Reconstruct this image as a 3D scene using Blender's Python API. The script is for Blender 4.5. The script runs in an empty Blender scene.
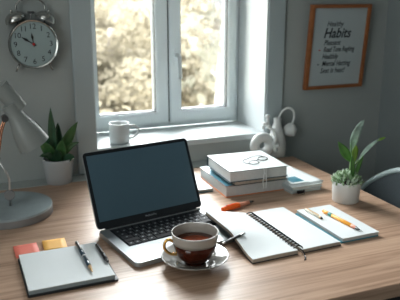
import bpy, bmesh, math, random
from mathutils import Vector, Matrix, noise
C = bpy.context.scene
COL = C.collection
rnd = random.Random(7)
R = math.radians
PI = math.pi

# ------------------------------------------------------------------ camera, world, lights, exposure
cam_data = bpy.data.cameras.new('camera')
cam_data.sensor_width = 36.0
cam_data.lens = 579 / 400 * 36
cam_data.clip_start = 0.02
cam_data.dof.use_dof = True
cam_data.dof.focus_distance = 1.42
cam_data.dof.aperture_fstop = 5.0
cam = bpy.data.objects.new('camera', cam_data)
COL.objects.link(cam)
cam.location = (0, 0, 1.33)
cam.rotation_euler = (R(90 - 15.24), 0, R(-22.0))
C.camera = cam

world = bpy.data.worlds.new('sky'); C.world = world
world.use_nodes = True
nt = world.node_tree; nt.nodes.clear()
wo = nt.nodes.new('ShaderNodeOutputWorld'); bg = nt.nodes.new('ShaderNodeBackground')
tc = nt.nodes.new('ShaderNodeTexCoord'); sx = nt.nodes.new('ShaderNodeSeparateXYZ')
mr = nt.nodes.new('ShaderNodeMapRange'); mr.interpolation_type = 'SMOOTHSTEP'
mr.inputs['From Min'].default_value = 0.0; mr.inputs['From Max'].default_value = 0.45
mr.inputs['To Min'].default_value = 0.9; mr.inputs['To Max'].default_value = 36.0
nt.links.new(tc.outputs['Generated'], sx.inputs[0]); nt.links.new(sx.outputs['Z'], mr.inputs['Value'])
nt.links.new(mr.outputs[0], bg.inputs['Strength'])
bg.inputs['Color'].default_value = (0.97, 0.995, 1.0, 1)
nt.links.new(bg.outputs[0], wo.inputs['Surface'])

def area_light(name, loc, rot, sx_, sy_, power, color=(1, 1, 1), portal=False):
    d = bpy.data.lights.new(name, 'AREA'); d.shape = 'RECTANGLE'; d.size = sx_; d.size_y = sy_
    d.energy = power; d.color = color
    if portal: d.cycles.is_portal = True
    o = bpy.data.objects.new(name, d); COL.objects.link(o); o.location = loc; o.rotation_euler = rot
    return o
area_light('window_portal', (0.69, 2.14, 1.50), (R(-90), 0, 0), 0.70, 1.42, 1, portal=True)
area_light('ceiling_fill', (-0.55, 0.2, 2.47), (0, 0, 0), 1.5, 1.5, 6.0, (0.97, 1.0, 0.98))  # added soft fill under the ceiling, no fixture belongs to it
area_light('left_side_fill', (-1.66, -0.35, 1.45), (R(90), 0, R(-90)), 1.4, 1.3, 24.0, (0.94, 1.0, 1.0))  # added cool fill along the solid left wall, to lift the window wall
C.view_settings.view_transform = 'Standard'
C.view_settings.look = 'None'
C.view_settings.gamma = 1.0
C.view_settings.use_curve_mapping = False
C.view_settings.exposure = 0.08
C.cycles.use_denoising = True
C.cycles.max_bounces = 10
C.cycles.diffuse_bounces = 5
C.cycles.transmission_bounces = 8
C.cycles.transparent_max_bounces = 12
C.cycles.caustics_refractive = False
C.cycles.caustics_reflective = False
C.cycles.sample_clamp_indirect = 6.0

# ------------------------------------------------------------------ materials
def mat(name, col, rough=0.5, metal=0.0, var=0.0, scale=20.0, bump=0.0, trans=0.0, ior=1.45, coat=0.0, spec=0.5, emis=None):
    m = bpy.data.materials.new(name); m.use_nodes = True
    n = m.node_tree; b = n.nodes['Principled BSDF']
    b.inputs['Base Color'].default_value = (*col, 1)
    b.inputs['Roughness'].default_value = rough
    b.inputs['Metallic'].default_value = metal
    b.inputs['IOR'].default_value = ior
    b.inputs['Transmission Weight'].default_value = trans
    b.inputs['Coat Weight'].default_value = coat
    b.inputs['Specular IOR Level'].default_value = spec
    if var > 0 or bump > 0:
        t = n.nodes.new('ShaderNodeTexCoord'); nz = n.nodes.new('ShaderNodeTexNoise')
        nz.inputs['Scale'].default_value = scale; nz.inputs['Detail'].default_value = 4
        n.links.new(t.outputs['Object'], nz.inputs['Vector'])
        if var > 0:
            r = n.nodes.new('ShaderNodeValToRGB')
            r.color_ramp.elements[0].position = 0.3; r.color_ramp.elements[1].position = 0.7
            r.color_ramp.elements[0].color = (*[max(0, c * (1 - var)) for c in col], 1)
            r.color_ramp.elements[1].color = (*[min(1, c * (1 + var)) for c in col], 1)
            n.links.new(nz.outputs['Fac'], r.inputs['Fac']); n.links.new(r.outputs['Color'], b.inputs['Base Color'])
        if bump > 0:
            bp = n.nodes.new('ShaderNodeBump'); bp.inputs['Strength'].default_value = bump; bp.inputs['Distance'].default_value = 0.002
            n.links.new(nz.outputs['Fac'], bp.inputs['Height']); n.links.new(bp.outputs[0], b.inputs['Normal'])
    return m

def wood_mat(name, ramp, sc, rough=0.35, rough2=0.5, bump=0.15, wavescale=3.0):
    m = bpy.data.materials.new(name); m.use_nodes = True
    n = m.node_tree; b = n.nodes['Principled BSDF']; L = n.links.new
    t = n.nodes.new('ShaderNodeTexCoord'); mp = n.nodes.new('ShaderNodeMapping')
    mp.inputs['Scale'].default_value = sc
    L(t.outputs['Object'], mp.inputs['Vector'])
    n1 = n.nodes.new('ShaderNodeTexNoise'); n1.inputs['Scale'].default_value = 2.0; n1.inputs['Detail'].default_value = 8; n1.inputs['Roughness'].default_value = 0.62
    n1.inputs['Distortion'].default_value = 0.6
    L(mp.outputs[0], n1.inputs['Vector'])
    mp2 = n.nodes.new('ShaderNodeMapping'); mp2.inputs['Scale'].default_value = (sc[0] * 0.35, sc[1] * 3.2, sc[2] * 3.2)
    L(t.outputs['Object'], mp2.inputs['Vector'])
    n2 = n.nodes.new('ShaderNodeTexNoise'); n2.inputs['Scale'].default_value = 3.0; n2.inputs['Detail'].default_value = 6
    L(mp2.outputs[0], n2.inputs['Vector'])
    mx = n.nodes.new('ShaderNodeMix'); mx.data_type = 'FLOAT'; mx.inputs['Factor'].default_value = 0.45
    L(n1.outputs['Fac'], mx.inputs['A']); L(n2.outputs['Fac'], mx.inputs['B'])
    cr = n.nodes.new('ShaderNodeValToRGB'); els = cr.color_ramp.elements
    while len(els) < len(ramp): els.new(0.5)
    for e, (p, c) in zip(els, ramp): e.position = p; e.color = (*c, 1)
    L(mx.outputs[0], cr.inputs['Fac']); L(cr.outputs['Color'], b.inputs['Base Color'])
    rr = n.nodes.new('ShaderNodeMapRange'); rr.inputs['To Min'].default_value = rough2; rr.inputs['To Max'].default_value = rough
    L(mx.outputs[0], rr.inputs['Value']); L(rr.outputs[0], b.inputs['Roughness'])
    bp = n.nodes.new('ShaderNodeBump'); bp.inputs['Strength'].default_value = bump; bp.inputs['Distance'].default_value = 0.001
    L(mx.outputs[0], bp.inputs['Height']); L(bp.outputs[0], b.inputs['Normal'])
    return m

M = {}
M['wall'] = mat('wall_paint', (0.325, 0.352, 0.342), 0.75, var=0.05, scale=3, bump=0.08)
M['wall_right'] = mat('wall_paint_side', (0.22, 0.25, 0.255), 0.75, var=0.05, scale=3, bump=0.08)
M['ceiling'] = mat('ceiling_paint', (0.55, 0.57, 0.57), 0.8, var=0.03, scale=3)
M['casing'] = mat('casing_paint', (0.36, 0.41, 0.42), 0.45, var=0.03, scale=6)
M['reveal'] = mat('reveal_paint', (0.52, 0.56, 0.565), 0.5, var=0.03, scale=5)
M['sill'] = mat('sill_paint', (0.47, 0.51, 0.52), 0.5, var=0.03, scale=5)
M['frame'] = mat('window_frame_paint', (0.74, 0.80, 0.82), 0.35, var=0.02, scale=8)
M['gasket'] = mat('window_gasket', (0.05, 0.06, 0.065), 0.7, var=0.1)
M['floor'] = wood_mat('floor_boards', [(0.3, (0.035, 0.027, 0.022)), (0.7, (0.07, 0.055, 0.045))], (1.2, 12, 12), 0.5, 0.6)
M['desk'] = wood_mat('desk_wood', [(0.28, (0.12, 0.068, 0.045)), (0.42, (0.325, 0.20, 0.133)), (0.52, (0.45, 0.295, 0.204)), (0.72, (0.56, 0.385, 0.278))], (1.6, 17, 17), 0.30, 0.42)
M['desk_leg'] = mat('desk_leg_metal', (0.03, 0.03, 0.032), 0.45, metal=0.3, var=0.1)
M['alu'] = mat('brushed_aluminium', (0.37, 0.40, 0.41), 0.42, metal=0.7, var=0.03, scale=200)
M['bezel'] = mat('black_bezel', (0.012, 0.014, 0.017), 0.25, var=0.1)
M['screen'] = mat('dark_screen_glass', (0.062, 0.115, 0.150), 0.35, var=0.04, scale=4)
M['key'] = mat('key_plastic', (0.012, 0.015, 0.019), 0.6, var=0.15, scale=60, spec=0.25)
M['legend'] = mat('key_legend', (0.32, 0.36, 0.38), 0.6, var=0.03)
M['trackpad'] = mat('trackpad_glass', (0.43, 0.46, 0.47), 0.35, metal=0.6, var=0.02)
M['white_ceramic'] = mat('white_ceramic', (0.60, 0.62, 0.62), 0.28, var=0.03, scale=30, coat=0.3)
M['mug'] = mat('mug_ceramic', (0.50, 0.53, 0.53), 0.3, var=0.02, scale=30, coat=0.2)
M['saucer'] = mat('grey_glazed_ceramic', (0.23, 0.215, 0.19), 0.12, var=0.03, scale=40, coat=0.6)
M['cup_band'] = mat('cup_band_glaze', (0.38, 0.355, 0.32), 0.15, var=0.03, scale=40, coat=0.5)
M['gold'] = mat('gold_handle', (0.75, 0.42, 0.12), 0.18, metal=0.85, var=0.05)
M['tea'] = mat('black_tea', (0.13, 0.020, 0.004), 0.05, var=0.3, scale=25, spec=0.25)
M['cup_body'] = mat('amber_tea_glass', (0.055, 0.009, 0.003), 0.08, var=0.5, scale=30, coat=0.15, spec=0.4)
M['lamp_base'] = mat('lamp_base_enamel', (0.27, 0.32, 0.335), 0.4, var=0.18, scale=14, coat=0.2)
M['lamp_side'] = mat('lamp_base_side', (0.22, 0.22, 0.22), 0.4, var=0.1)
M['shade'] = mat('lamp_shade_enamel', (0.24, 0.26, 0.25), 0.35, var=0.03, scale=10)
M['copper'] = mat('copper_tube', (0.62, 0.30, 0.19), 0.25, metal=0.9, var=0.08)
M['steel'] = mat('brushed_steel', (0.55, 0.55, 0.54), 0.28, metal=0.9, var=0.05)
M['dark_metal'] = mat('dark_metal', (0.12, 0.12, 0.12), 0.35, metal=0.8, var=0.1)
M['pot_grey'] = mat('grey_pot_glaze', (0.40, 0.42, 0.43), 0.5, var=0.06, scale=12)
M['pot_white'] = mat('white_pot_glaze', (0.62, 0.64, 0.63), 0.4, var=0.04, scale=12)
M['soil'] = mat('potting_soil', (0.03, 0.022, 0.016), 0.95, var=0.5, scale=90, bump=0.8)
M['leaf_dark'] = mat('dark_green_leaf', (0.022, 0.068, 0.032), 0.32, var=0.35, scale=25)
M['leaf_mid'] = mat('green_leaf', (0.04, 0.115, 0.035), 0.35, var=0.4, scale=30)
M['leaf_fresh'] = mat('fresh_green_leaf', (0.075, 0.20, 0.045), 0.35, var=0.4, scale=30)
M['leaf_lime'] = mat('lime_leaf', (0.20, 0.36, 0.05), 0.4, var=0.3, scale=30)
M['leaf_pale'] = mat('pale_variegated_leaf', (0.34, 0.46, 0.40), 0.4, var=0.5, scale=45)
M['succ'] = mat('succulent_leaf', (0.20, 0.32, 0.16), 0.45, var=0.4, scale=60)
M['succ_tip'] = mat('succulent_pale_leaf', (0.55, 0.66, 0.52), 0.45, var=0.2, scale=60)
M['stem'] = mat('plant_stem', (0.10, 0.19, 0.06), 0.5, var=0.2)
M['clock_face'] = mat('clock_face_enamel', (0.29, 0.36, 0.36), 0.35, var=0.04, scale=20)
M['clock_case'] = mat('clock_case_chrome', (0.42, 0.42, 0.40), 0.22, metal=0.95, var=0.06)
M['black'] = mat('black_print', (0.012, 0.013, 0.015), 0.5, var=0.1)
M['red'] = mat('red_enamel', (0.5, 0.03, 0.03), 0.4, var=0.1)
M['orange_wood'] = wood_mat('orange_frame_wood', [(0.3, (0.20, 0.065, 0.02)), (0.7, (0.36, 0.13, 0.045))], (6, 6, 6), 0.35, 0.45)
M['poster'] = mat('poster_paper', (0.38, 0.43, 0.44), 0.6, var=0.02, scale=5)
M['ink'] = mat('poster_ink', (0.03, 0.035, 0.04), 0.6, var=0.1)
M['paper'] = mat('white_paper', (0.68, 0.72, 0.73), 0.6, var=0.02, scale=15)
M['pages'] = mat('page_edges', (0.50, 0.515, 0.51), 0.7, var=0.05, scale=150)
M['pages_tan'] = mat('tan_page_edges', (0.45, 0.38, 0.31), 0.7, var=0.12, scale=150)
M['teal_cover'] = mat('teal_cover', (0.03, 0.20, 0.26), 0.4, var=0.12)
M['navy_cover'] = mat('dark_teal_cover', (0.02, 0.06, 0.08), 0.4, var=0.12)
M['lightblue'] = mat('light_blue_cover', (0.08, 0.24, 0.31), 0.4, var=0.08)
M['orange_cover'] = mat('orange_cover', (0.60, 0.19, 0.05), 0.45, var=0.1)
M['white_cover'] = mat('white_cover', (0.70, 0.75, 0.75), 0.4, var=0.02)
M['grey_cover'] = mat('grey_cover', (0.22, 0.26, 0.27), 0.45, var=0.08)
M['pale_grey_cover'] = mat('pale_grey_cover', (0.36, 0.43, 0.44), 0.45, var=0.08)
M['black_cover'] = mat('black_cover', (0.015, 0.018, 0.02), 0.4, var=0.15)
M['salmon'] = mat('salmon_sticky_paper', (0.88, 0.22, 0.16), 0.6, var=0.05)
M['yellow'] = mat('yellow_sticky_paper', (0.92, 0.50, 0.12), 0.6, var=0.05)
M['orange_plastic'] = mat('orange_plastic', (1.0, 0.15, 0.018), 0.4, var=0.05)
M['peach_plastic'] = mat('peach_plastic', (0.75, 0.33, 0.22), 0.35, var=0.05)
M['amber_plastic'] = mat('amber_plastic', (0.85, 0.36, 0.04), 0.3, var=0.05)
M['navy_plastic'] = mat('navy_plastic', (0.02, 0.045, 0.07), 0.2, var=0.1, coat=0.5)
M['black_plastic'] = mat('black_plastic', (0.012, 0.012, 0.014), 0.25, var=0.1)
M['teal_plastic'] = mat('teal_plastic', (0.03, 0.22, 0.2), 0.3, var=0.05)
M['ivory'] = mat('ivory_plastic', (0.62, 0.58, 0.48), 0.35, var=0.04)
M['goldtrim'] = mat('gold_trim', (0.65, 0.42, 0.2), 0.3, metal=0.7, var=0.05)
M['plaster'] = mat('sculpture_plaster', (0.60, 0.61, 0.60), 0.6, var=0.06, scale=20, bump=0.2)
M['plaster_white'] = mat('sculpture_white', (0.72, 0.74, 0.73), 0.5, var=0.05, scale=20, bump=0.2)
M['chair_tube'] = mat('chair_tube_paint', (0.48, 0.58, 0.59), 0.35, var=0.03)
M['chair_shell'] = mat('chair_shell_fabric', (0.05, 0.065, 0.073), 0.8, var=0.12, scale=200, bump=0.2)
M['ribbon'] = mat('white_ribbon', (0.68, 0.71, 0.71), 0.5, var=0.03)

def glass_mat():
    m = bpy.data.materials.new('window_glass'); m.use_nodes = True
    n = m.node_tree; n.nodes.clear(); L = n.links.new
    o = n.nodes.new('ShaderNodeOutputMaterial'); mx = n.nodes.new('ShaderNodeMixShader')
    tr = n.nodes.new('ShaderNodeBsdfTransparent'); gl = n.nodes.new('ShaderNodeBsdfGlossy')
    gl.inputs['Roughness'].default_value = 0.02; tr.inputs['Color'].default_value = (0.97, 0.98, 0.98, 1)
    fr = n.nodes.new('ShaderNodeFresnel'); fr.inputs['IOR'].default_value = 1.25
    L(fr.outputs[0], mx.inputs[0]); L(tr.outputs[0], mx.inputs[1]); L(gl.outputs[0], mx.inputs[2]); L(mx.outputs[0], o.inputs[0])
    return m
M['glass'] = glass_mat()

# ------------------------------------------------------------------ helpers
def obj(name, bm, m, parent=None, smooth=None, label=None):
    me = bpy.data.meshes.new(name)
    bmesh.ops.recalc_face_normals(bm, faces=bm.faces[:])
    bm.to_mesh(me); bm.free()
    ms = m if isinstance(m, (list, tuple)) else [m]
    for k in ms: me.materials.append(M[k] if isinstance(k, str) else k)
    if smooth is not None:
        for p in me.polygons: p.use_smooth = True
        if smooth < 170:
            me.set_sharp_from_angle(angle=R(smooth))
    o = bpy.data.objects.new(name, me); COL.objects.link(o)
    if parent: o.parent = parent
    if label: o['label'] = label
    return o
def tag(o, label, cat, group=None):
    o['label'] = label; o['category'] = cat
    if group: o['group'] = group
    return o
def thing(name, label, cat, loc=(0, 0, 0), rot=(0, 0, 0), group=None):
    o = bpy.data.objects.new(name, None); COL.objects.link(o)
    o.location = loc; o.rotation_euler = rot
    o.empty_display_size = 0.02
    return tag(o, label, cat, group)
def struct(name, bm, m, parent=None, smooth=None):
    o = obj(name, bm, m, parent, smooth)
    o['kind'] = 'structure'
    return o
def box(bm, x0, x1, y0, y1, z0, z1, bev=0.0, mi=0, mtx=None, seg=2):
    r = bmesh.ops.create_cube(bm, size=1.0)
    vs = r['verts']
    for v in vs:
        v.co = Vector((x0 + (v.co.x + .5) * (x1 - x0), y0 + (v.co.y + .5) * (y1 - y0), z0 + (v.co.z + .5) * (z1 - z0)))
    fs = set(f for v in vs for f in v.link_faces)
    for f in fs: f.material_index = mi
    if bev > 0:
        es = list(set(e for v in vs for e in v.link_edges))
        rb = bmesh.ops.bevel(bm, geom=es, offset=bev, segments=seg, affect='EDGES', profile=0.5)
        fs = set(f for f in rb['faces']) | set(f for f in fs if f.is_valid)
        vs = list(set(v for f in fs for v in f.verts))
    if mtx is not None:
        for v in vs: v.co = mtx @ v.co
    return bm
def BX(*a, **k): return box(bmesh.new(), *a, **k)
def rbox(bm, x0, x1, y0, y1, z0, z1, r, seg=5, bev=0.0008, mtx=None):
    # box with rounded vertical corners
    pts = []
    for cx, cy, a0 in ((x1 - r, y1 - r, 0), (x0 + r, y1 - r, 90), (x0 + r, y0 + r, 180), (x1 - r, y0 + r, 270)):
        for k in range(seg + 1):
            a = R(a0 + 90 * k / seg); pts.append((cx + r * math.cos(a), cy + r * math.sin(a)))
    vb = [bm.verts.new((x, y, z0)) for x, y in pts]; vt = [bm.verts.new((x, y, z1)) for x, y in pts]
    n = len(pts)
    fb = bm.faces.new(vb[::-1]); ft = bm.faces.new(vt)
    for i in range(n): bm.faces.new((vb[i], vb[(i + 1) % n], vt[(i + 1) % n], vt[i]))
    if bev > 0:
        es = list(ft.edges) + list(fb.edges)
        bmesh.ops.bevel(bm, geom=es, offset=bev, segments=2, affect='EDGES')
    if mtx is not None:
        for v in bm.verts: v.co = mtx @ v.co
    return bm
def lathe(bm, prof, seg=48, mtx=None, mi=0, closed=False):
    rings = []
    for r, z in prof:
        if r < 1e-6: rings.append([bm.verts.new((0, 0, z))])
        else: rings.append([bm.verts.new((r * math.cos(2 * PI * k / seg), r * math.sin(2 * PI * k / seg), z)) for k in range(seg)])
    pairs = list(zip(rings, rings[1:]))
    if closed: pairs.append((rings[-1], rings[0]))
    for a, b in pairs:
        for k in range(seg):
            k2 = (k + 1) % seg
            if len(a) == 1 and len(b) == 1: continue
            if len(a) == 1: f = bm.faces.new((a[0], b[k], b[k2]))
            elif len(b) == 1: f = bm.faces.new((a[k], a[k2], b[0]))
            else: f = bm.faces.new((a[k], a[k2], b[k2], b[k]))
            f.material_index = mi
    if mtx is not None:
        for rg in rings:
            for v in rg: v.co = mtx @ v.co
    return bm
def catmull(pts, n=8, closed=False):
    P = [Vector(p) for p in pts]; out = []
    N = len(P)
    rng = range(N) if closed else range(N - 1)
    for i in rng:
        p0 = P[(i - 1) % N] if closed or i > 0 else P[0] * 2 - P[1]
        p1 = P[i]; p2 = P[(i + 1) % N]
        p3 = P[(i + 2) % N] if closed or i + 2 < N else P[-1] * 2 - P[-2]
        for k in range(n):
            t = k / n
            out.append(0.5 * ((2 * p1) + (p2 - p0) * t + (2 * p0 - 5 * p1 + 4 * p2 - p3) * t * t + (3 * p1 - p0 - 3 * p2 + p3) * t ** 3))
    if not closed: out.append(P[-1])
    return out
def tube(bm, pts, r, seg=10, closed=False, cap=True, flat=1.0):
    P = [Vector(p) for p in pts]; N = len(P); rings = []
    up = None
    for i, p in enumerate(P):
        if closed: t = (P[(i + 1) % N] - P[i - 1]).normalized()
        else: t = (P[min(i + 1, N - 1)] - P[max(i - 1, 0)]).normalized()
        if up is None:
            up = Vector((0, 0, 1)) if abs(t.z) < 0.9 else Vector((1, 0, 0))
        u = (up - t * up.dot(t)).normalized(); w = t.cross(u); up = u
        rr = r[i] if isinstance(r, (list, tuple)) else r
        rings.append([bm.verts.new(p + (u * math.cos(2 * PI * k / seg) * flat + w * math.sin(2 * PI * k / seg)) * rr) for k in range(seg)])
    prs = list(zip(rings, rings[1:]))
    if closed: prs.append((rings[-1], rings[0]))
    for a, b in prs:
        for k in range(seg):
            bm.faces.new((a[k], a[(k + 1) % seg], b[(k + 1) % seg], b[k]))
    if cap and not closed:
        bm.faces.new(rings[0][::-1]); bm.faces.new(rings[-1])
    return bm
def TB(*a, **k): return tube(bmesh.new(), *a, **k)
def LA(*a, **k): return lathe(bmesh.new(), *a, **k)
def frame_to(p0, p1):
    # matrix taking +z axis onto p0->p1, origin at p0
    z = (Vector(p1) - Vector(p0)).normalized()
    q = z.to_track_quat('Z', 'Y')
    return Matrix.Translation(p0) @ q.to_matrix().to_4x4()
def sphere(bm, c, r, sc=(1, 1, 1), seg=20):
    g = bmesh.ops.create_uvsphere(bm, u_segments=seg, v_segments=seg // 2 + 2, radius=r)
    for v in g['verts']: v.co = Vector((v.co.x * sc[0], v.co.y * sc[1], v.co.z * sc[2])) + Vector(c)
    return bm
def leaf(bm, base, ctrl, tip, width, face=(0, -1, 0.2), n=14, fold=0.25, peak=0.45, wave=0.0, mi=0):
    base, ctrl, tip = Vector(base), Vector(ctrl), Vector(tip); face = Vector(face).normalized()
    rows = []
    for i in range(n + 1):
        t = i / n
        p = base * (1 - t) ** 2 + ctrl * 2 * t * (1 - t) + tip * t * t
        d = ((ctrl - base) * (1 - t) + (tip - ctrl) * t).normalized()
        s = d.cross(face).normalized(); nn = s.cross(d).normalized()
        if t < peak: w = math.sin(PI / 2 * (t / peak)) ** 0.9
        else: w = math.cos(PI / 2 * ((t - peak) / (1 - peak))) ** 0.85
        w = max(w, 0.02) * width / 2
        row = []
        for j in (-1, -0.5, 0, 0.5, 1):
            off = nn * (-(1 - abs(j)) * fold * w) + nn * (wave * w * math.sin(t * 14 + j * 2))
            row.append(bm.verts.new(p + s * w * j + off))
        rows.append(row)
    for a, b in zip(rows, rows[1:]):
        for k in range(4):
            f = bm.faces.new((a[k], a[k + 1], b[k + 1], b[k])); f.material_index = mi
    # thickness
    top = [v for r_ in rows for v in r_]
    return bm
def leaf_obj(name, parent, m, *a, **k):
    lb = k.pop('label', None)
    o = obj(name, leaf(bmesh.new(), *a, **k), m, parent, smooth=180, label=lb)
    md = o.modifiers.new('thick', 'SOLIDIFY'); md.thickness = 0.0007; md.offset = 0
    return o
def text_mesh(body, size, m, name='lettering', parent=None, shear=0.0, offset=0.0, width=None, extrude=0.0002, align='LEFT', mtx=None, label=None):
    cu = bpy.data.curves.new('t', 'FONT'); cu.body = body; cu.size = size; cu.shear = shear; cu.offset = offset
    cu.extrude = extrude; cu.align_x = align; cu.align_y = 'CENTER'; cu.resolution_u = 3
    to = bpy.data.objects.new('t', cu); COL.objects.link(to)
    bpy.context.view_layer.update()
    me = bpy.data.meshes.new_from_object(to.evaluated_get(bpy.context.evaluated_depsgraph_get()))
    bpy.data.objects.remove(to); bpy.data.curves.remove(cu)
    if width:
        xs = [v.co.x for v in me.vertices]; k = width / (max(xs) - min(xs)); x0 = min(xs)
        for v in me.vertices: v.co.x = (v.co.x - x0) * k
    if mtx is not None: me.transform(mtx)
    me.materials.clear(); me.materials.append(M[m]); me.name = name
    o = bpy.data.objects.new(name, me); COL.objects.link(o)
    if parent: o.parent = parent
    if label: o['label'] = label
    return o
def ring_xz(bm, x0, x1, z0, z1, y0, y1, wl, wr, wb, wt, bev=0.003):
    # mitred rectangular frame in the xz plane
    o = [(x0, z0), (x1, z0), (x1, z1), (x0, z1)]; i = [(x0 + wl, z0 + wb), (x1 - wr, z0 + wb), (x1 - wr, z1 - wt), (x0 + wl, z1 - wt)]
    V = {}
    for yy in (y0, y1):
        for k in range(4):
            V['o', k, yy] = bm.verts.new((o[k][0], yy, o[k][1])); V['i', k, yy] = bm.verts.new((i[k][0], yy, i[k][1]))
    es = []
    for k in range(4):
        k2 = (k + 1) % 4
        bm.faces.new((V['o', k, y0], V['o', k2, y0], V['i', k2, y0], V['i', k, y0]))
        bm.faces.new((V['o', k, y1], V['i', k, y1], V['i', k2, y1], V['o', k2, y1]))
        bm.faces.new((V['o', k, y0], V['o', k, y1], V['o', k2, y1], V['o', k2, y0]))
        bm.faces.new((V['i', k, y0], V['i', k2, y0], V['i', k2, y1], V['i', k, y1]))
    if bev:
        es = [e for e in bm.edges if abs(e.verts[0].co.y - y0) < 1e-6 and abs(e.verts[1].co.y - y0) < 1e-6
              and not (abs(e.verts[0].co.x - e.verts[1].co.x) > 1e-6 and abs(e.verts[0].co.z - e.verts[1].co.z) > 1e-6)]
        bmesh.ops.bevel(bm, geom=es, offset=bev, segments=2, affect='EDGES')
    return bm

# ------------------------------------------------------------------ room shell
WY = 1.84                       # inner face of the window wall
OX0, OX1, OZ0, OZ1 = 0.373, 0.998, 0.818, 2.12
XR, XL, YF, ZC = 1.517, -1.7, -1.9, 2.5
YO = 2.16
struct('floor', BX(XL - .1, XR + .1, YF - .1, YO, -0.06, 0), 'floor')
struct('ceiling', BX(XL - .1, XR + .1, YF - .1, YO, ZC, ZC + .1), 'ceiling')
b = bmesh.new()
box(b, XL - .1, OX0, WY, YO, 0, ZC); box(b, OX1, XR + .1, WY, YO, 0, ZC)
box(b, OX0, OX1, WY, YO, 0, OZ0); box(b, OX0, OX1, WY, YO, OZ1, ZC)
struct('wall_back', b, 'wall')
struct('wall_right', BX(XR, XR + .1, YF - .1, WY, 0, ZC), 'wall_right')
struct('wall_left', BX(XL - .1, XL, YF - .1, WY, 0, ZC), 'wall')
struct('wall_front', BX(XL, XR, YF - .1, YF, 0, ZC), 'wall')
struct('baseboard_back', BX(XL, XR - .014, WY - .014, WY, 0, .09, bev=.003), 'casing')
struct('baseboard_right', BX(XR - .014, XR, YF, WY, 0, .09, bev=.003), 'casing')
# casing boards round the opening
struct('trim_1', BX(.311, .373, WY - .014, WY, .752, OZ1 + .07, bev=.003), 'casing')
struct('trim_2', BX(.998, 1.064, WY - .014, WY, .752, OZ1 + .07, bev=.003), 'casing')
struct('trim_3', BX(.3735, .9975, WY - .014, WY, OZ1, OZ1 + .07, bev=.003), 'casing')
# reveal linings
struct('trim_4', BX(OX1 - .004, OX1 + .001, WY - .006, 2.058, .832, OZ1), 'reveal')
struct('trim_5', BX(OX0 - .001, OX0 + .004, WY - .006, 2.058, .832, OZ1), 'reveal')
struct('trim_6', BX(OX0 + .004, OX1 - .004, WY - .006, 2.058, OZ1 - .005, OZ1 + .001), 'reveal')
# sill board
o = struct('trim_7', BX(OX0 + .001, OX1 - .001, WY - .008, 2.058, .812, .832, bev=.003), 'sill')
# ledge between desk and wall
struct('trim_8', BX(-.55, 1.062, 1.772, WY, .70, .75, bev=.002), 'wall')

# window
win = bpy.data.objects.new('window_1', None); COL.objects.link(win); win['kind'] = 'structure'; win.location = (0.69, 2.06, .832)
def wobj(name, bm, m, parent, smooth=None):
    o = struct(name, bm, m, parent, smooth); return o
FX0, FX1 = OX0 + .003 - .69, OX1 - .003 - .69
FZ1 = OZ1 - .832
wobj('window_frame', ring_xz(bmesh.new(), FX0, FX1, 0, FZ1, 0, .07, .026, .016, .016, .03), 'frame', win)
MIDX = .703 - .69
SY0, SY1 = -.012, .045
for (a, c, wl, wr) in ((FX0 + .022, MIDX - .003, .036, .046), (MIDX + .003, FX1 - .014, .046, .034)):
    s = wobj('sash', ring_xz(bmesh.new(), a, c, .014, FZ1 - .028, SY0, SY1, wl, wr, .046, .05, bev=.004), 'frame', win)
    wobj('glazing_bead', ring_xz(bmesh.new(), a + wl - .001, c - wr + .001, .0595, FZ1 - .0775, SY0 + .012, SY1 - .01, .0035, .0035, .0035, .0035, bev=0), 'gasket', s)
    wobj('glass_pane', BX(a + wl, c - wr, .014, .018, .060, FZ1 - .078), 'glass', s)
    if wl == .046:
        h = bmesh.new()
        rbox(h, -.010, .010, -.030, .030, 0, .006, .006, mtx=Matrix.Translation((MIDX + .028, SY0, .262)) @ Matrix.Rotation(R(90), 4, 'X'))
        hp = wobj('handle_plate', h, 'frame', s)
        wobj('handle_lever', TB(catmull([(MIDX + .028, SY0 - .004, .272), (MIDX + .028, SY0 - .03, .272), (MIDX + .030, SY0 - .036, .255), (MIDX + .032, SY0 - .036, .19)], 6), .007), 'reveal', s, 180)
wobj('sash_seam', BX(MIDX - .003, MIDX + .003, .0, .03, .02, FZ1 - .03), 'gasket', win)

# ------------------------------------------------------------------ outside: ground, trees, garden wall
def mat_foliage(name, c0, c1):
    m = mat(name, c0, 0.8); n = m.node_tree; b_ = n.nodes['Principled BSDF']
    t = n.nodes.new('ShaderNodeTexCoord'); nz = n.nodes.new('ShaderNodeTexNoise'); nz.inputs['Scale'].default_value = 0.9; nz.inputs['Detail'].default_value = 5
    r = n.nodes.new('ShaderNodeValToRGB'); r.color_ramp.elements[0].position = .38; r.color_ramp.elements[1].position = .62
    r.color_ramp.elements[0].color = (*c0, 1); r.color_ramp.elements[1].color = (*c1, 1)
    n.links.new(t.outputs['Object'], nz.inputs['Vector']); n.links.new(nz.outputs['Fac'], r.inputs['Fac']); n.links.new(r.outputs[0], b_.inputs['Base Color'])
    tl = n.nodes.new('ShaderNodeBsdfTranslucent'); ms = n.nodes.new('ShaderNodeMixShader'); ms.inputs[0].default_value = .6
    n.links.new(r.outputs[0], tl.inputs['Color']); n.links.new(b_.outputs[0], ms.inputs[1]); n.links.new(tl.outputs[0], ms.inputs[2])
    n.links.new(ms.outputs[0], n.nodes['Material Output'].inputs['Surface'])
    return m
M['fol_gold'] = mat_foliage('golden_foliage', (0.106, 0.092, 0.063), (0.142, 0.124, 0.088))
M['fol_olive'] = mat_foliage('olive_foliage', (0.072, 0.071, 0.053), (0.105, 0.099, 0.077))
M['bark'] = mat('tree_bark', (0.10, 0.085, 0.07), 0.9, var=0.3, scale=6)
M['birch'] = mat('pale_birch_bark', (0.24, 0.225, 0.20), 0.8, var=0.15, scale=4)
M['grass'] = mat('dry_grass', (0.40, 0.36, 0.27), 0.95, var=0.2, scale=0.6)
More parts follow.
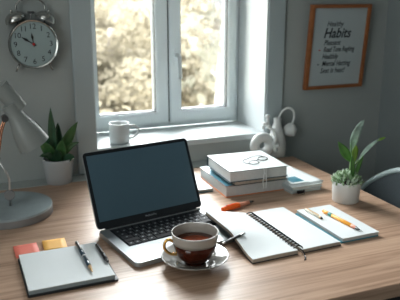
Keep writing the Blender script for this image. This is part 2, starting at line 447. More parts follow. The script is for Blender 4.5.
M['garden_wall'] = mat('garden_wall_paint', (0.36, 0.35, 0.32), 0.8, var=0.06, scale=1)
GZ = -5.2
g = struct('ground', BX(-25, 45, 2.6, 60, GZ - .3, GZ), 'grass')
def cl(v): return max(-.72, min(.72, v))
def tree(x, y, h, cr, label, fol, trunk='bark', nl=2600, tr=.16, ls=.16, squash=1.1):
    t = thing('tree', label, 'tree', (x, y, GZ))
    tb = bmesh.new()
    tube(tb, catmull([(0, 0, 0), (.1, .05, h * .35), (-.05, .1, h * .65), (.05, 0, h * .92)], 5), [tr * (1 - .045 * k) for k in range(16)], seg=8)
    for k in range(7):
        a = rnd.uniform(0, 2 * PI); z0 = h * rnd.uniform(.35, .75); l = cr * rnd.uniform(.5, .85)
        tube(tb, [(0, 0, z0), (math.cos(a) * l * .5, math.sin(a) * l * .5, z0 + l * .35), (math.cos(a) * l, math.sin(a) * l, z0 + l * .55)], [tr * .4, tr * .28, tr * .1], seg=6)
    obj('trunk', tb, trunk, t, 180)
    fb = bmesh.new()
    blobs = [(Vector((cl(rnd.gauss(0, .45)), cl(rnd.gauss(0, .45)), cl(rnd.gauss(0, .42)) * squash)) * cr + Vector((0, 0, h - cr * squash)), cr * rnd.uniform(.26, .45)) for _ in range(34)]
    for k in range(nl):
        c, br = blobs[rnd.randrange(len(blobs))]
        d = Vector((rnd.gauss(0, 1), rnd.gauss(0, 1), rnd.gauss(0, 1))).normalized()
        p = c + d * br * rnd.uniform(.6, 1.05)
        u = Vector((rnd.gauss(0, 1), rnd.gauss(0, 1), rnd.gauss(0, 1))).normalized(); w = u.cross(d).normalized()
        s = ls * rnd.uniform(.6, 1.4)
        vs = [fb.verts.new(p + u * s * .6 * ca + w * s * .42 * sa + d * s * .12 * ca * ca) for ca, sa in ((1, 0), (.3, .9), (-.8, .5), (-1, -.2), (-.2, -.9), (.6, -.6))]
        fb.faces.new(vs)
    obj('crown', fb, fol, t)
    return t
def az(deg, d): return d * math.sin(R(deg)), d * math.cos(R(deg))
TREES = [
    (13.2, 11.0, 6.4, 1.45, 'golden tree nearest the glass in the left window sash', 'fol_gold', 'bark', 3200),
    (8.6, 14.5, 6.9, 1.6, 'golden tree at the far left edge of the left sash', 'fol_gold', 'bark', 2600),
    (17.6, 14.0, 6.0, 1.35, 'golden tree standing behind the central window mullion', 'fol_gold', 'bark', 2600),
    (26.8, 14.5, 4.9, 1.3, 'olive tree at the right edge of the right sash', 'fol_olive', 'bark', 2600),
    (13.0, 19.0, 7.0, 2.2, 'golden tree seen above the white mug in the left sash', 'fol_gold', 'bark', 3600),
    (21.4, 21.0, 5.4, 1.8, 'olive tree behind the garden wall in the right sash', 'fol_olive', 'bark', 3000),
    (17.4, 26.0, 6.9, 2.3, 'distant golden tree partly hidden by the central mullion', 'fol_gold', 'bark', 3600),
    (27.8, 25.0, 5.6, 2.2, 'distant pale tree behind the right edge of the right sash', 'fol_olive', 'bark', 3400),
    (11.6, 33.0, 8.0, 3.1, 'farthest tall golden tree high in the left sash', 'fol_gold', 'bark', 4500),
    (23.6, 33.5, 6.4, 3.2, 'farthest brown tree spread across the right sash', 'fol_olive', 'bark', 4500),
]
for a_, d_, h_, c_, lb, fo, tk, nl in TREES:
    x, y = az(a_, d_); tree(x, y, h_, c_, lb, fo, tk, int(nl * (4.2 if d_ < 18 else 2.4)), ls=.042 + .0042 * d_)
x, y = az(24.2, 10.5)
bt = tree(x, y, 6.7, 1.0, 'slim birch with a pale straight trunk crossing the right sash', 'fol_olive', 'birch', 160, tr=.11)
x, y = az(22.3, 16.5)
gw = thing('garden_wall', 'low pale garden wall crossing the lower right window sash', 'wall', (x, y, GZ), (0, 0, R(-20)))
obj('wall_body', BX(-1.5, 1.5, -.12, .12, 0, 2.35, bev=.02), 'garden_wall', gw)
obj('wall_coping', BX(-1.6, 1.6, -.17, .17, 2.35, 2.45, bev=.02), 'birch', gw)

# ------------------------------------------------------------------ desk
DZ = .75
desk = thing('desk', 'large brown wooden desk in front of the window', 'desk', (.35, 1.31, 0))
def dloc(x, y): return x - .35, y - 1.31
b = bmesh.new(); x0, y0 = dloc(-.55, .848); x1, y1 = dloc(1.083, 1.768)
box(b, x0, x1, y0, y1, DZ - .032, DZ, bev=.003)
obj('desktop', b, 'desk', desk)
for sx_ in (x0 + .05, x1 - .10):
    for sy_ in (y0 + .05, y1 - .10):
        obj('leg', BX(sx_, sx_ + .05, sy_, sy_ + .05, 0, DZ - .033, bev=.003), 'desk_leg', desk)
obj('apron', BX(x0 + .1, x1 - .1, y0 + .06, y0 + .08, DZ - .10, DZ - .033, bev=.002), 'desk_leg', desk)
obj('apron', BX(x0 + .1, x1 - .1, y1 - .09, y1 - .07, DZ - .10, DZ - .033, bev=.002), 'desk_leg', desk)

# ------------------------------------------------------------------ laptop
lt = thing('laptop', 'open silver laptop with a blank dark blue screen', 'laptop', (.2625, 1.323, DZ), (0, 0, R(10.6)))
# local: x along hinge 0..W, y 0 at hinge, negative to the front
LW, LD = .306, .214
base = obj('base', rbox(bmesh.new(), 0, LW, -LD, 0, .0015, .0125, .010, bev=.0025), 'alu', lt, 40)
for fx in (.03, LW - .03):
    for fy in (-.03, -LD + .03):
        obj('foot', LA([(0, 0), (.006, 0), (.006, .002), (0, .002)], 12, Matrix.Translation((fx, fy, 0))), 'black_plastic', base)
KX0, KX1, KY0, KY1 = .028, LW - .026, -.122, -.016
obj('keyboard_well', rbox(bmesh.new(), KX0 - .003, KX1 + .003, KY0 - .003, KY1 + .003, .0122, .01285, .003, bev=0), 'bezel', base)
obj('trackpad', rbox(bmesh.new(), .095, .205, -LD + .010, -.135, .0122, .0129, .004, bev=0), 'trackpad', base, label='smooth silver trackpad')
obj('front_notch', BX(.13, .17, -LD - .0003, -LD + .004, .009, .0127), 'dark_metal', base)
rows = [(.55, [1] * 14), (1, [1] * 13 + [1.5]), (1, [1.5] + [1] * 12 + [1]), (1, [1.8] + [1] * 11 + [1.7]), (1, [2.3] + [1] * 10 + [2.2]), (1, [1, 1, 1.1, 1.3, 5.2, 1.3, 1.1, 1, 1, 1])]
toth = sum(r_[0] for r_ in rows); gap = .0022; yy = KY1
for rh, ks in rows:
    hh = (KY1 - KY0) * rh / toth; tot = sum(ks); xx = KX0
    for k in ks:
        w = (KX1 - KX0) * k / tot
        kb = bmesh.new(); box(kb, xx + gap / 2, xx + w - gap / 2, yy - hh + gap / 2, yy - gap / 2, .0128, .0143, bev=.0005, seg=1)
        # small printed legend on each key
        if rh == 1 and k < 2:
            cx, cy = xx + w / 2, yy - hh / 2
            box(kb, cx - .0022, cx + .0022, cy - .0016, cy + .0018, .01428, .01434, mi=1)
        obj('key', kb, ['key', 'legend'], base)
        xx += w
    yy -= hh
LH = .1955; LEAN = R(24.7)
lid = obj('lid', rbox(bmesh.new(), 0, LW, 0, LH, -.0035, .0015, .009, bev=.001, mtx=Matrix.Identity(4)), 'alu', lt, 40)
# lid local: x, y=up the screen, z=towards viewer(+)
lid.location = (0, .001, .0130); lid.rotation_euler = (R(90) - LEAN, 0, 0)
obj('bezel', rbox(bmesh.new(), .0008, LW - .0008, .0008, LH - .0008, .0014, .0021, .009, bev=0), 'bezel', lid)
obj('screen', rbox(bmesh.new(), .009, LW - .009, .018, LH - .0095, .0019, .0026, .001, bev=0), 'screen', lid, label='blank dark blue screen')
text_mesh('MacBook Pro', .007, 'legend', 'lettering', lid, extrude=.0001, width=.032, mtx=Matrix.Translation((.134, .009, .0023)))
obj('hinge', TB([(.02, 0, 0), (LW - .02, 0, 0)], .0045, seg=12), 'bezel', lt, 60).location = (0, .000, .0110)

# ------------------------------------------------------------------ saucer and cup of tea
CX, CY = .427, 1.086
sc_ = thing('saucer', 'grey glazed saucer under the cup of tea', 'saucer', (CX, CY, DZ))
pr = [(0, .003), (.026, .003), (.028, 0), (.031, 0), (.033, .005), (.0405, .0138), (.060, .0175), (.0735, .0225), (.0752, .024), (.0745, .0255), (.072, .0248), (.060, .0203), (.042, .0163), (.036, .0105), (.031, .0075), (.028, .0062), (0, .0062)]
obj('dish', LA(pr, 96), 'saucer', sc_, 180)
cup = thing('teacup', 'cup of black tea with a gold handle, on its grey saucer', 'cup', (CX, CY, DZ + .0063))
cup.scale = (1.02, 1.02, 1.09)
band = [(.0470, .0450), (.0487, .052), (.0502, .062), (.0508, .0655), (.0504, .0672), (.0490, .0672), (.0482, .0655), (.0474, .056), (.0464, .048), (.0455, .045)]
obj('rim_band', LA(band, 96, closed=True), 'cup_band', cup, 180, label='pale grey rim of the cup')
body = [(0, .001), (.018, .001), (.0215, 0), (.0232, .001), (.0225, .004), (.0280, .0075), (.0360, .0145), (.0420, .024), (.0450, .034), (.0470, .045), (.0463, .045), (.0442, .034), (.0412, .0245), (.0352, .0155), (.027, .0085), (0, .006)]
obj('body', LA(body, 96), 'cup_body', cup, 180, label='dark amber lower body of the cup')
obj('tea', LA([(0, .0460), (.030, .0460), (.0460, .0463), (.0456, .0445), (0, .044)], 96), 'tea', cup, 180, label='dark brown tea inside the cup')
hd = Vector((-.93, .22, 0)).normalized()
hp = [(.044, .046), (.056, .052), (.064, .047), (.066, .036), (.060, .026), (.050, .0205), (.0365, .0195)]
obj('handle', TB(catmull([(hd.x * r_, hd.y * r_, z_) for r_, z_ in hp], 6), .0026, seg=12, flat=1.2), 'gold', cup, 180, label='gold loop handle')

# ------------------------------------------------------------------ mug on sill
mg = thing('mug', 'plain white mug on the window sill', 'mug', (.466, 1.890, .832))
r0 = .0345
obj('body', LA([(0, .002), (r0 - .004, 0), (r0 - .001, .002), (r0, .006), (r0, .067), (r0 - .0008, .0685), (r0 - .0028, .0685), (r0 - .0035, .067), (r0 - .0035, .01), (0, .007)], 64), 'mug', mg, 60)
obj('handle', TB(catmull([(r0 - .002, 0, .058), (r0 + .014, 0, .059), (r0 + .028, 0, .050), (r0 + .030, 0, .038), (r0 + .022, 0, .026), (r0 + .010, 0, .017), (r0 - .002, 0, .016)], 6), .0042, seg=10), 'mug', mg, 180).rotation_euler = (0, 0, R(-18))

# ------------------------------------------------------------------ desk lamp
lm = thing('desk_lamp', 'grey desk lamp with a bell shade and round base at the left', 'lamp', (.072, 1.557, DZ))
obj('base', LA([(0, 0), (.112, 0), (.114, .002), (.114, .0225), (.1125, .025), (0, .0255)], 96), 'lamp_base', lm, 40)
obj('base_band', LA([(.1136, .001), (.1146, .0015), (.1146, .0195), (.1136, .020)], 96, closed=True), 'lamp_side', lm, 60)
def L3(x, z, dy=0.0): return (x - .072, 1.55 - 1.557 + dy, z - DZ)
obj('foot_joint', LA([(0, -.006), (.0125, -.006), (.014, -.004), (.014, .004), (.0125, .006), (0, .006)], 32, Matrix.Translation(L3(.0755, .806)) @ Matrix.Rotation(R(90), 4, 'X')), 'lamp_side', lm, 40)
obj('lower_arm', TB([L3(.0755, .776), L3(.077, .82), L3(.0785, .850), L3(.074, .868), L3(.053, .911)], .0030, seg=10), 'steel', lm, 180, label='thin silver lower rod')
obj('elbow_joint', LA([(0, -.008), (.008, -.008), (.008, .008), (0, .008)], 24, Matrix.Translation(L3(.053, .912)) @ Matrix.Rotation(R(90), 4, 'X')), 'dark_metal', lm, 40)
for dy, dx in ((-.006, -.003), (.006, .004)):
    obj('upper_arm', TB(catmull([L3(.053 + dx, .912, dy), L3(.060 + dx, .945, dy), L3(.068 + dx, .980, dy), L3(.080 + dx, 1.012, dy)], 5), .0026, seg=10), 'copper', lm, 180, label='copper upper rod')
obj('head_joint', LA([(0, -.012), (.0085, -.012), (.0085, .012), (0, .012)], 24, Matrix.Translation(L3(.081, 1.015)) @ Matrix.Rotation(R(90), 4, 'X')), 'dark_metal', lm, 40)
p0, p1 = Vector(L3(.096, 1.044)), Vector(L3(.150, .938))
mt = frame_to(p0, p1)
prof = [(.0185, -.006), (.019, .0), (.0195, .015), (.0225, .032), (.0290, .052), (.0350, .072), (.0395, .095), (.0430, .119)]
inner = [(r_ - .0012, z_) for r_, z_ in prof[::-1]]
obj('lamp_shade', LA([(0, -.006)] + prof + inner + [(0, -.0045)], 64, mt), 'shade', lm, 50)
sa, sb = Vector(L3(.075, 1.098, .012)), Vector(L3(.1165, 1.0395, .012))
obj('switch_housing', LA([(0, 0), (.0225, 0), (.0235, .001), (.0235, .0775), (.0225, .0785), (0, .0785)], 48, frame_to(sa, sb)), 'shade', lm, 40)
bq = p0 + (p1 - p0) * .45
obj('bulb', sphere(bmesh.new(), (0, 0, .075), .017, (1, 1, 1.25)), 'white_ceramic', lm, 180).matrix_local = mt

# ------------------------------------------------------------------ alarm clock on the wall
ck = thing('alarm_clock', 'twin bell alarm clock with black numerals hung on the wall', 'clock', (.1945, WY, 1.181), (0, 0, 0))
RT = Matrix.Rotation(R(90), 4, 'X')   # lathe z -> -y
obj('case', LA([(0, .001), (.062, .001), (.068, .004), (.070, .012), (.070, .032), (.0725, .036), (.0725, .040), (.0700, .0425), (.0665, .041), (.0655, .036), (0, .036)], 96, RT), 'clock_case', ck, 40)
face = obj('face', LA([(0, .0355), (.0655, .0355), (.0655, .0375), (0, .0375)], 96, RT), 'clock_face', ck)
for k in range(1, 13):
    a = PI / 2 - k * PI / 6; rr = .0515
    text_mesh(str(k), .022, 'black', 'numeral', face, offset=.0, extrude=.0002, align='CENTER',
              mtx=Matrix.Translation((rr * math.cos(a), -.0378, rr * math.sin(a))) @ Matrix.Rotation(R(90), 4, 'X'))
def hand(name, dx, dz, w, y, m='black'):
    L_ = math.hypot(dx, dz); bm = bmesh.new()
    pts = [(-w * .3, -.008), (w * .3, -.008), (w * .35, L_ * .35), (w, L_ * .62), (w * .3, L_ * .86), (0, L_), (-w * .3, L_ * .86), (-w, L_ * .62), (-w * .35, L_ * .35)]
    a = math.atan2(dx, dz); f0 = []; f1 = []
    for x, z in pts:
        X = x * math.cos(a) + z * math.sin(a); Z = -x * math.sin(a) + z * math.cos(a)
        f0.append(bm.verts.new((X, -y, Z))); f1.append(bm.verts.new((X, -y - .0008, Z)))
    bm.faces.new(f0); bm.faces.new(f1[::-1])
    for i in range(len(pts)): bm.faces.new((f0[i], f0[(i + 1) % len(pts)], f1[(i + 1) % len(pts)], f1[i]))
    return obj(name, bm, m, ck)
hand('minute_hand', -.0345, .0225, .0042, .0395)
hand('hour_hand', -.004, .034, .0036, .0385)
obj('centre_cap', LA([(0, .0395), (.0042, .0395), (.0042, .042), (.002, .0435), (0, .0437)], 24, RT), 'red', ck, 60, label='small red centre cap')
for s in (-1, 1):
    c = Vector((s * .0465 - .001, -.018, .079)); d = Vector((s * .45, 0, 1)).normalized()
    mtx = frame_to(c - d * .012, c + d)
    obj('bell', LA([(.031, 0), (.0315, .002), (.030, .009), (.026, .0165), (.018, .023), (.008, .0262), (0, .027), (0, .025), (.017, .021), (.0245, .0155), (.0285, .0085), (.0298, .001)], 48, mtx), 'clock_case', ck, 60)
    obj('bell_post', TB([c - d * .030, c + d * .020], .0022, seg=8), 'dark_metal', ck, 180)
    obj('bell_nut', sphere(bmesh.new(), c + d * .018, .0042, seg=12), 'clock_case', ck, 180)
    obj('foot', TB([(s * .042, -.018, -.055), (s * .054, -.018, -.082)], [.0035, .0022], seg=10), 'clock_case', ck, 180)
obj('carry_handle', TB(catmull([(-.040, -.018, .100), (-.037, -.018, .118), (-.018, -.018, .130), (.004, -.018, .133), (.024, -.018, .129), (.040, -.018, .116), (.043, -.018, .098)], 6), .0026, seg=10), 'clock_case', ck, 180)
hm = bmesh.new(); tube(hm, [(0, -.018, .066), (0, -.018, .092)], .0018, seg=8); box(hm, -.010, .010, -.021, -.015, .088, .095, bev=.001)
obj('hammer', hm, 'dark_metal', ck)

# ------------------------------------------------------------------ framed poster on the wall
pf = thing('framed_poster', 'orange wood framed poster of handwritten habits on the wall', 'picture', (1.279, WY - .004, .982), (R(5), 0, 0))
PW, PH = .1275, .308
obj('frame_border', ring_xz(bmesh.new(), -PW, PW, 0, PH, -.018, 0, .0135, .0135, .012, .012, bev=.002), 'orange_wood', pf)
pp = obj('paper', BX(-PW + .012, PW - .012, -.010, -.004, .011, PH - .011), 'poster', pf)
def ptxt(s, fx, fe, fy, size, off=.0003):
    x = -PW + 2 * PW * fx; w = 2 * PW * (fe - fx); z = PH * (1 - fy)
    text_mesh(s, size, 'ink', 'lettering', pp, shear=.25, offset=off, width=w, extrude=.0001,
              mtx=Matrix.Translation((x, -.0103, z)) @ Matrix.Rotation(R(90), 4, 'X'))
ptxt('Healthy', .29, .57, .225, .026)
ptxt('Habits', .25, .71, .335, .050, .0009)
ptxt('Pleasant', .265, .55, .445, .027)
ptxt('Read Tone Reghing', .27, .80, .525, .027)
ptxt('Healthily', .26, .53, .61, .027)
ptxt('Mental Hatting', .265, .755, .695, .027)
ptxt('Seat is heat!', .25, .67, .78, .027)
for fy, m_ in ((.53, 'red'), (.70, 'ink')):
    obj('bullet', BX(-PW + 2 * PW * .185, -PW + 2 * PW * .215, -.0106, -.0101, PH * (1 - fy) - .002, PH * (1 - fy) + .002, bev=.0002), m_, pp)

# ------------------------------------------------------------------ left potted plant
pl = thing('potted_plant', 'leafy dark green plant in a grey pot left of the window', 'plant', (.240, 1.785, DZ))
RP = .048
obj('pot', LA([(0, 0), (.038, 0), (.0395, .002), (RP - .001, .070), (RP, .0775), (RP - .001, .079), (RP - .0045, .079), (RP - .0055, .070), (RP - .007, .060), (0, .060)], 64), 'pot_grey', pl, 50)
obj('soil', LA([(0, .068), (.02, .067), (RP - .0065, .064), (RP - .0068, .0602), (0, .0602)], 32), 'soil', pl, 180)
def P1(x, z, dy=0.0): return (x - .240, dy, z - DZ)
LV = [
    (P1(.236, .815), P1(.224, .90, -.008), P1(.227, .992, -.01), .026, 'leaf_dark'),
    (P1(.245, .815), P1(.262, .880, -.01), P1(.305, .944, -.02), .036, 'leaf_mid'),
    (P1(.248, .815, -.01), P1(.268, .876, -.02), P1(.305, .880, -.03), .018, 'leaf_mid'),
    (P1(.235, .815, .01), P1(.205, .900, .01), P1(.180, .950, .01), .024, 'leaf_dark'),
    (P1(.234, .815, -.012), P1(.210, .868, -.025), P1(.186, .895, -.03), .034, 'leaf_mid'),
    (P1(.233, .815, -.018), P1(.215, .860, -.035), P1(.180, .853, -.05), .022, 'leaf_dark'),
    (P1(.242, .815, .012), P1(.246, .88, .015), P1(.250, .938, .018), .030, 'leaf_dark'),
    (P1(.243, .815, -.015), P1(.247, .862, -.03), P1(.252, .895, -.034), .032, 'leaf_mid'),
    (P1(.250, .815, -.018), P1(.268, .845, -.035), P1(.284, .838, -.048), .026, 'leaf_dark'),
    (P1(.238, .815, -.02), P1(.236, .850, -.038), P1(.232, .868, -.044), .026, 'leaf_dark'),
]
for k, (a, c, t_, w_, m_) in enumerate(LV):
    leaf_obj('leaf', pl, m_, a, c, t_, w_, face=(rnd.uniform(-.3, .3), -1, .35), fold=.35)

# ------------------------------------------------------------------ right potted plant
pr_ = thing('potted_plant', 'white pot with pale succulents and tall leaves at the desk edge', 'plant', (.979, 1.303, DZ))
RQ = .0415
obj('pot', LA([(0, 0), (.0355, 0), (.0375, .003), (RQ - .0015, .047), (RQ, .0585), (RQ - .0008, .060), (RQ - .0042, .060), (RQ - .005, .050), (RQ - .006, .042), (0, .042)], 64), 'pot_white', pr_, 50)
obj('soil', LA([(0, .052), (.02, .050), (RQ - .0055, .047), (RQ - .0058, .0425), (0, .0425)], 32), 'soil', pr_, 180)
def P2(x, z, dy=0.0): return (x * .976 - .979, dy, 1.33 - (1.33 - z) * .976 - DZ)
leaf_obj('leaf', pr_, 'leaf_fresh', P2(1.014, .852), P2(.990, .880, -.010), P2(.953, .924, -.015), .025, face=(-.5, -.8, .3), fold=.3, peak=.55)
leaf_obj('leaf', pr_, 'leaf_pale', P2(1.022, .862, .01), P2(1.016, .93, .006), P2(1.050, .976, .0), .027, face=(-.1, -1, .05), fold=.3, peak=.6, wave=.10, label='tall pale variegated leaf')
leaf_obj('leaf', pr_, 'leaf_pale', P2(1.040, .855), P2(1.060, .895, -.005), P2(1.104, .916, -.01), .011, face=(-.2, -.8, .6), fold=.4, peak=.5, label='narrow pale leaf curving right')
leaf_obj('leaf', pr_, 'leaf_lime', P2(1.094, .911, -.009), P2(1.108, .917, -.01), P2(1.124, .920, -.01), .007, face=(-.2, -.8, .6), fold=.3, label='bright green leaf tip')
leaf_obj('leaf', pr_, 'leaf_lime', P2(1.018, .855, -.012), P2(1.014, .882, -.014), P2(1.014, .908, -.016), .024, face=(.1, -1, .2), fold=.3, peak=.6, label='short lime green leaf')
leaf_obj('leaf', pr_, 'leaf_fresh', P2(1.016, .805, -.012), P2(1.008, .845, -.016), P2(1.002, .878, -.018), .018, face=(.1, -1, .2), fold=.3)
leaf_obj('leaf', pr_, 'leaf_fresh', P2(1.024, .80, -.005), P2(1.034, .845, -.01), P2(1.046, .872, -.012), .016, face=(.1, -1, .2), fold=.3)
for q in ((1.014, .854, 0), (1.022, .864, .009), (1.040, .857, 0), (1.018, .857, -.009)):
    obj('stem', TB(catmull([P2(1.014, .795), P2(1.014, .825, q[2] * .5), P2(*q)], 5), .0024, seg=8), 'stem', pr_, 180)
sb_ = bmesh.new()
for k in range(230):
    a = rnd.uniform(0, 2 * PI); rr = math.sqrt(rnd.random()) * .036; h0 = .050 + .030 * (1 - (rr / .036) ** 2) * rnd.uniform(.5, 1)
    base_ = Vector((rr * math.cos(a), rr * math.sin(a), h0))
    d = Vector((math.cos(a) * (.35 + rr * 22), math.sin(a) * (.35 + rr * 22), 1.1)).normalized()
    d = (d + Vector((rnd.gauss(0, .28), rnd.gauss(0, .28), rnd.gauss(0, .15)))).normalized()
    l = rnd.uniform(.011, .021)
    fc = Vector((rnd.gauss(0, 1), rnd.gauss(0, 1), rnd.gauss(0, .3))).normalized()
    leaf(sb_, base_, base_ + d * l * .5, base_ + d * l + Vector((0, 0, .001)), rnd.uniform(.005, .008), face=fc, n=5, fold=.5, mi=0 if rnd.random() < .6 else 1)
o = obj('succulent_foliage', sb_, ['succ', 'succ_tip'], pr_, 180, label='cluster of small pale green succulent leaves')
md = o.modifiers.new('thick', 'SOLIDIFY'); md.thickness = .0016; md.offset = 0

# ------------------------------------------------------------------ books
def book(name, label, loc, rz, w, d, h, cover, pages, cover_top=None, th=.0022, cat='book', group=None, spine='left', cap=False):
    t = thing(name, label, cat, loc, (0, 0, rz), group)
    # local: x 0..w, y 0..d
    cb = bmesh.new(); box(cb, 0, w, 0, d, 0, th, bev=.0006); box(cb, 0, w, 0, d, h - th, h - (.0005 if cap else 0), bev=.0006, mi=1 if cover_top and not cap else 0)
    if cap: box(cb, .0006, w - .0006, .0006, d - .0006, h - .0005, h, mi=1)
    if spine == 'left': box(cb, 0, th, 0, d, th * .5, h - th * .5)
    if spine == 'back': box(cb, 0, w, d - th, d, th * .5, h - th * .5)
    obj('cover', cb, [cover] + ([cover_top] if cover_top else []), t)
    pb = bmesh.new(); box(pb, .003, w - .0025, .0025, d - .003, th, h - th)
    obj('page_block', pb, pages, t)
    return t
S_ = R(-1)
book('book', 'thick book with a blue top and orange bottom cover, lowest of the tall stack', (.668, 1.452, DZ), R(-.5), .207, .212, .0345, 'orange_cover', 'pages', cover_top='lightblue', spine='none')
book('book', 'thin dark covered book in the middle of the tall stack', (.694, 1.446, DZ + .0347), R(.5), .176, .190, .0135, 'navy_cover', 'pages_tan', spine='none', th=.0016)
book('book', 'thick white covered book on top of the tall stack', (.674, 1.440, DZ + .0484), R(-2.0), .188, .184, .0335, 'navy_cover', 'pages', cover_top='white_cover', spine='back', cap=True)
# eyeglasses on top of the stack
TZ = DZ + .0484 + .0335
eg = thing('eyeglasses', 'thin wire eyeglasses lying on the top white book', 'glasses', (.800, 1.505, TZ), (0, 0, R(32)))
for s in (-1, 1):
    ring = [(s * .026 + .0195 * math.cos(a), .0 + .013 * math.sin(a), .0022 + .004 * (1 + math.sin(a)) * .3) for a in [2 * PI * k / 28 for k in range(28)]]
    obj('lens_rim', TB(ring, .0014, seg=6, closed=True), 'black_plastic', eg, 180)
    obj('temple', TB(catmull([(s * .046, .003, .003), (s * .047, .02, .004), (s * .030, .037, .003), (s * .0, .040, .002)], 5), .0012, seg=6), 'black_plastic', eg, 180)
obj('bridge', TB(catmull([(-.007, .002, .003), (0, .005, .005), (.007, .002, .003)], 5), .0012, seg=6), 'black_plastic', eg, 180)
# white cord tied over the front of the stack
cd = thing('cord', 'white cord looped over the front of the tall book stack', 'cord', (.782, 1.437, TZ))
b = bmesh.new()
for dx in (-.003, .004):
    tube(b, catmull([(dx - .004, .050, .0012), (dx, .02, .0012), (dx, .002, .0012), (dx + .001, -.0065, -.002), (dx + .001, -.008, -.020), (dx * 1.6, -.008, -.036), (dx * 1.2 + .002, -.006, -.060)], 6), .0012, seg=6)
tube(b, catmull([(0, -.0085, -.012), (.006, -.0095, -.022), (.001, -.0095, -.031), (-.005, -.0095, -.022)], 5, closed=True), .0010, seg=6, closed=True)
obj('strand', b, 'ribbon', cd, 180)

# right small stack
b2 = book('notebook', 'grey notebook at the bottom of the small right stack', (.862, 1.408, DZ), R(2.0), .108, .165, .011, 'pale_grey_cover', 'pages', spine='none', cat='notebook')
b3 = book('notebook', 'pale notebook with a white cover in the small right stack', (.860, 1.400, DZ + .0112), R(3.5), .110, .165, .012, 'pale_grey_cover', 'pages', cover_top='white_cover', spine='left', cat='notebook')
lp = thing('paper_sheet', 'loose white sheet lying on the small right stack', 'paper', (.915, 1.49, DZ + .0236), (0, 0, R(5)))
b = bmesh.new(); N = 8
g_ = [[b.verts.new((-.052 + .110 * i / N, -.082 + .175 * j / N, .0006 + (.004 * max(0, (i / N - .7)) * (1 - j / N)))) for j in range(N + 1)] for i in range(N + 1)]
for i in range(N):
    for j in range(N): b.faces.new((g_[i][j], g_[i + 1][j], g_[i + 1][j + 1], g_[i][j + 1]))
o = obj('sheet', b, 'paper', lp, 180); md = o.modifiers.new('t', 'SOLIDIFY'); md.thickness = .0006
cdv = thing('card', 'small white card with a teal picture on the right stack', 'card', (.868, 1.415, DZ + .0262), (0, 0, R(6)))
obj('board', BX(0, .062, 0, .085, 0, .0016, bev=.0004), 'paper', cdv)
obj('teal_picture', BX(.012, .054, .012, .060, .0016, .0018), 'lightblue', cdv, label='teal printed picture')
obj('lettering_block', BX(.030, .052, .018, .034, .0018, .00195), 'teal_cover', cdv)
bc = thing('binder_clip', 'small black binder clip at the front of the right stack', 'clip', (.892, 1.404, DZ + .0005), (0, 0, R(2)))
obj('clip_body', BX(-.012, .012, -.004, .004, 0, .0108, bev=.0015), 'black_plastic', bc)
obj('clip_arm', TB([(-.006, -.004, .003), (-.004, -.014, .0016), (.004, -.014, .0016), (.006, -.004, .003)], .0009, seg=6), 'dark_metal', bc)
# bit of fabric band / loose leaf behind the stack
rp = thing('notebook', 'pale notebook with a grey cover label behind the small stack', 'notebook', (.903, 1.585, DZ), (0, 0, R(2)))
obj('page_block', BX(.001, .084, .001, .129, .0015, .0105), 'pages', rp)
cb = bmesh.new(); box(cb, 0, .085, 0, .13, 0, .0015, bev=.0004); box(cb, 0, .085, 0, .13, .0105, .012, bev=.0004)
obj('cover', cb, 'white_cover', rp)
obj('cover_label', BX(.020, .066, .03, .085, .012, .0122), 'grey_cover', rp)

# notebook behind the laptop
nb3 = book('notebook', 'thin white notebook with a teal back lying behind the laptop', (.540, 1.522, DZ), R(-2), .117, .190, .0095, 'teal_cover', 'pages', cover_top='white_cover', spine='none', cat='notebook')
obj('cover_picture', BX(.060, .104, .030, .105, .0095, .0097), 'chair_tube', nb3, label='grey printed shape on the cover')

# ------------------------------------------------------------------ spiral notebook, open
sn = thing('spiral_notebook', 'open spiral notebook with two blank white pages', 'notebook', (.671, 1.0465, DZ), (0, 0, R(2.2)))
NH = .252
def smooth01(v): v = max(0.0, min(1.0, v)); return v * v * (3 - 2 * v)
LW_ = .124
def lift(x, y):
    # the left half rests on the corner of the laptop beside it
    return .0250 * min(1.2, max(0.0, -x / LW_)) * smooth01(y / NH / .50) if x < 0 else 0.0
def slab(xa, xb, ya, yb, z0, z1, nx=10, ny=12, bow=0.0):
    b = bmesh.new(); T = []; B = []
    for i in range(nx + 1):
        x = xa + (xb - xa) * i / nx; T.append([]); B.append([])
        dist = abs(x) / LW_
        for j in range(ny + 1):
            y = ya + (yb - ya) * j / ny; l = lift(x, y)
            T[-1].append(b.verts.new((x, y, z1 + l + bow * math.sin(PI * min(1, 1 - dist) ))))
            B[-1].append(b.verts.new((x, y, z0 + l)))
    for i in range(nx):
        for j in range(ny):
            b.faces.new((T[i][j], T[i + 1][j], T[i + 1][j + 1], T[i][j + 1])); b.faces.new((B[i][j], B[i][j + 1], B[i + 1][j + 1], B[i + 1][j]))
        for j, rev in ((0, 0), (ny, 1)):
            q = (B[i][j], B[i + 1][j], T[i + 1][j], T[i][j]); b.faces.new(q[::-1] if rev else q)
    for j in range(ny):
        for i, rev in ((0, 1), (nx, 0)):
            q = (B[i][j], B[i][j + 1], T[i][j + 1], T[i][j]); b.faces.new(q[::-1] if rev else q)
    return b
for s, w_, hh in ((-1, LW_, .0095), (1, .112, .0085)):
    xa, xb = (-w_, -.006) if s < 0 else (.006, w_)
    obj('cover', slab(xa - (.002 if s < 0 else 0), xb + (.002 if s > 0 else 0), -.002, NH + .002, 0, .0016), 'black_cover', sn, 40)
    obj('page_block', slab(xa, xb, 0, NH, .0016, hh), 'pages_tan', sn, 40)
    obj('page', slab(xa, xb, 0, NH, hh, hh + .0006, bow=.0012), 'paper', sn, 40, label='blank white page')
turns = 20; pts = []
for k in range(turns * 12 + 1):
    a = 2 * PI * k / 12
    pts.append((.0105 * math.cos(a), .006 + (NH - .012) * k / (turns * 12), .0088 + .0078 * math.sin(a)))
obj('spiral_binding', TB(pts, .0017, seg=6), 'black_plastic', sn, 180, label='black wire coil')
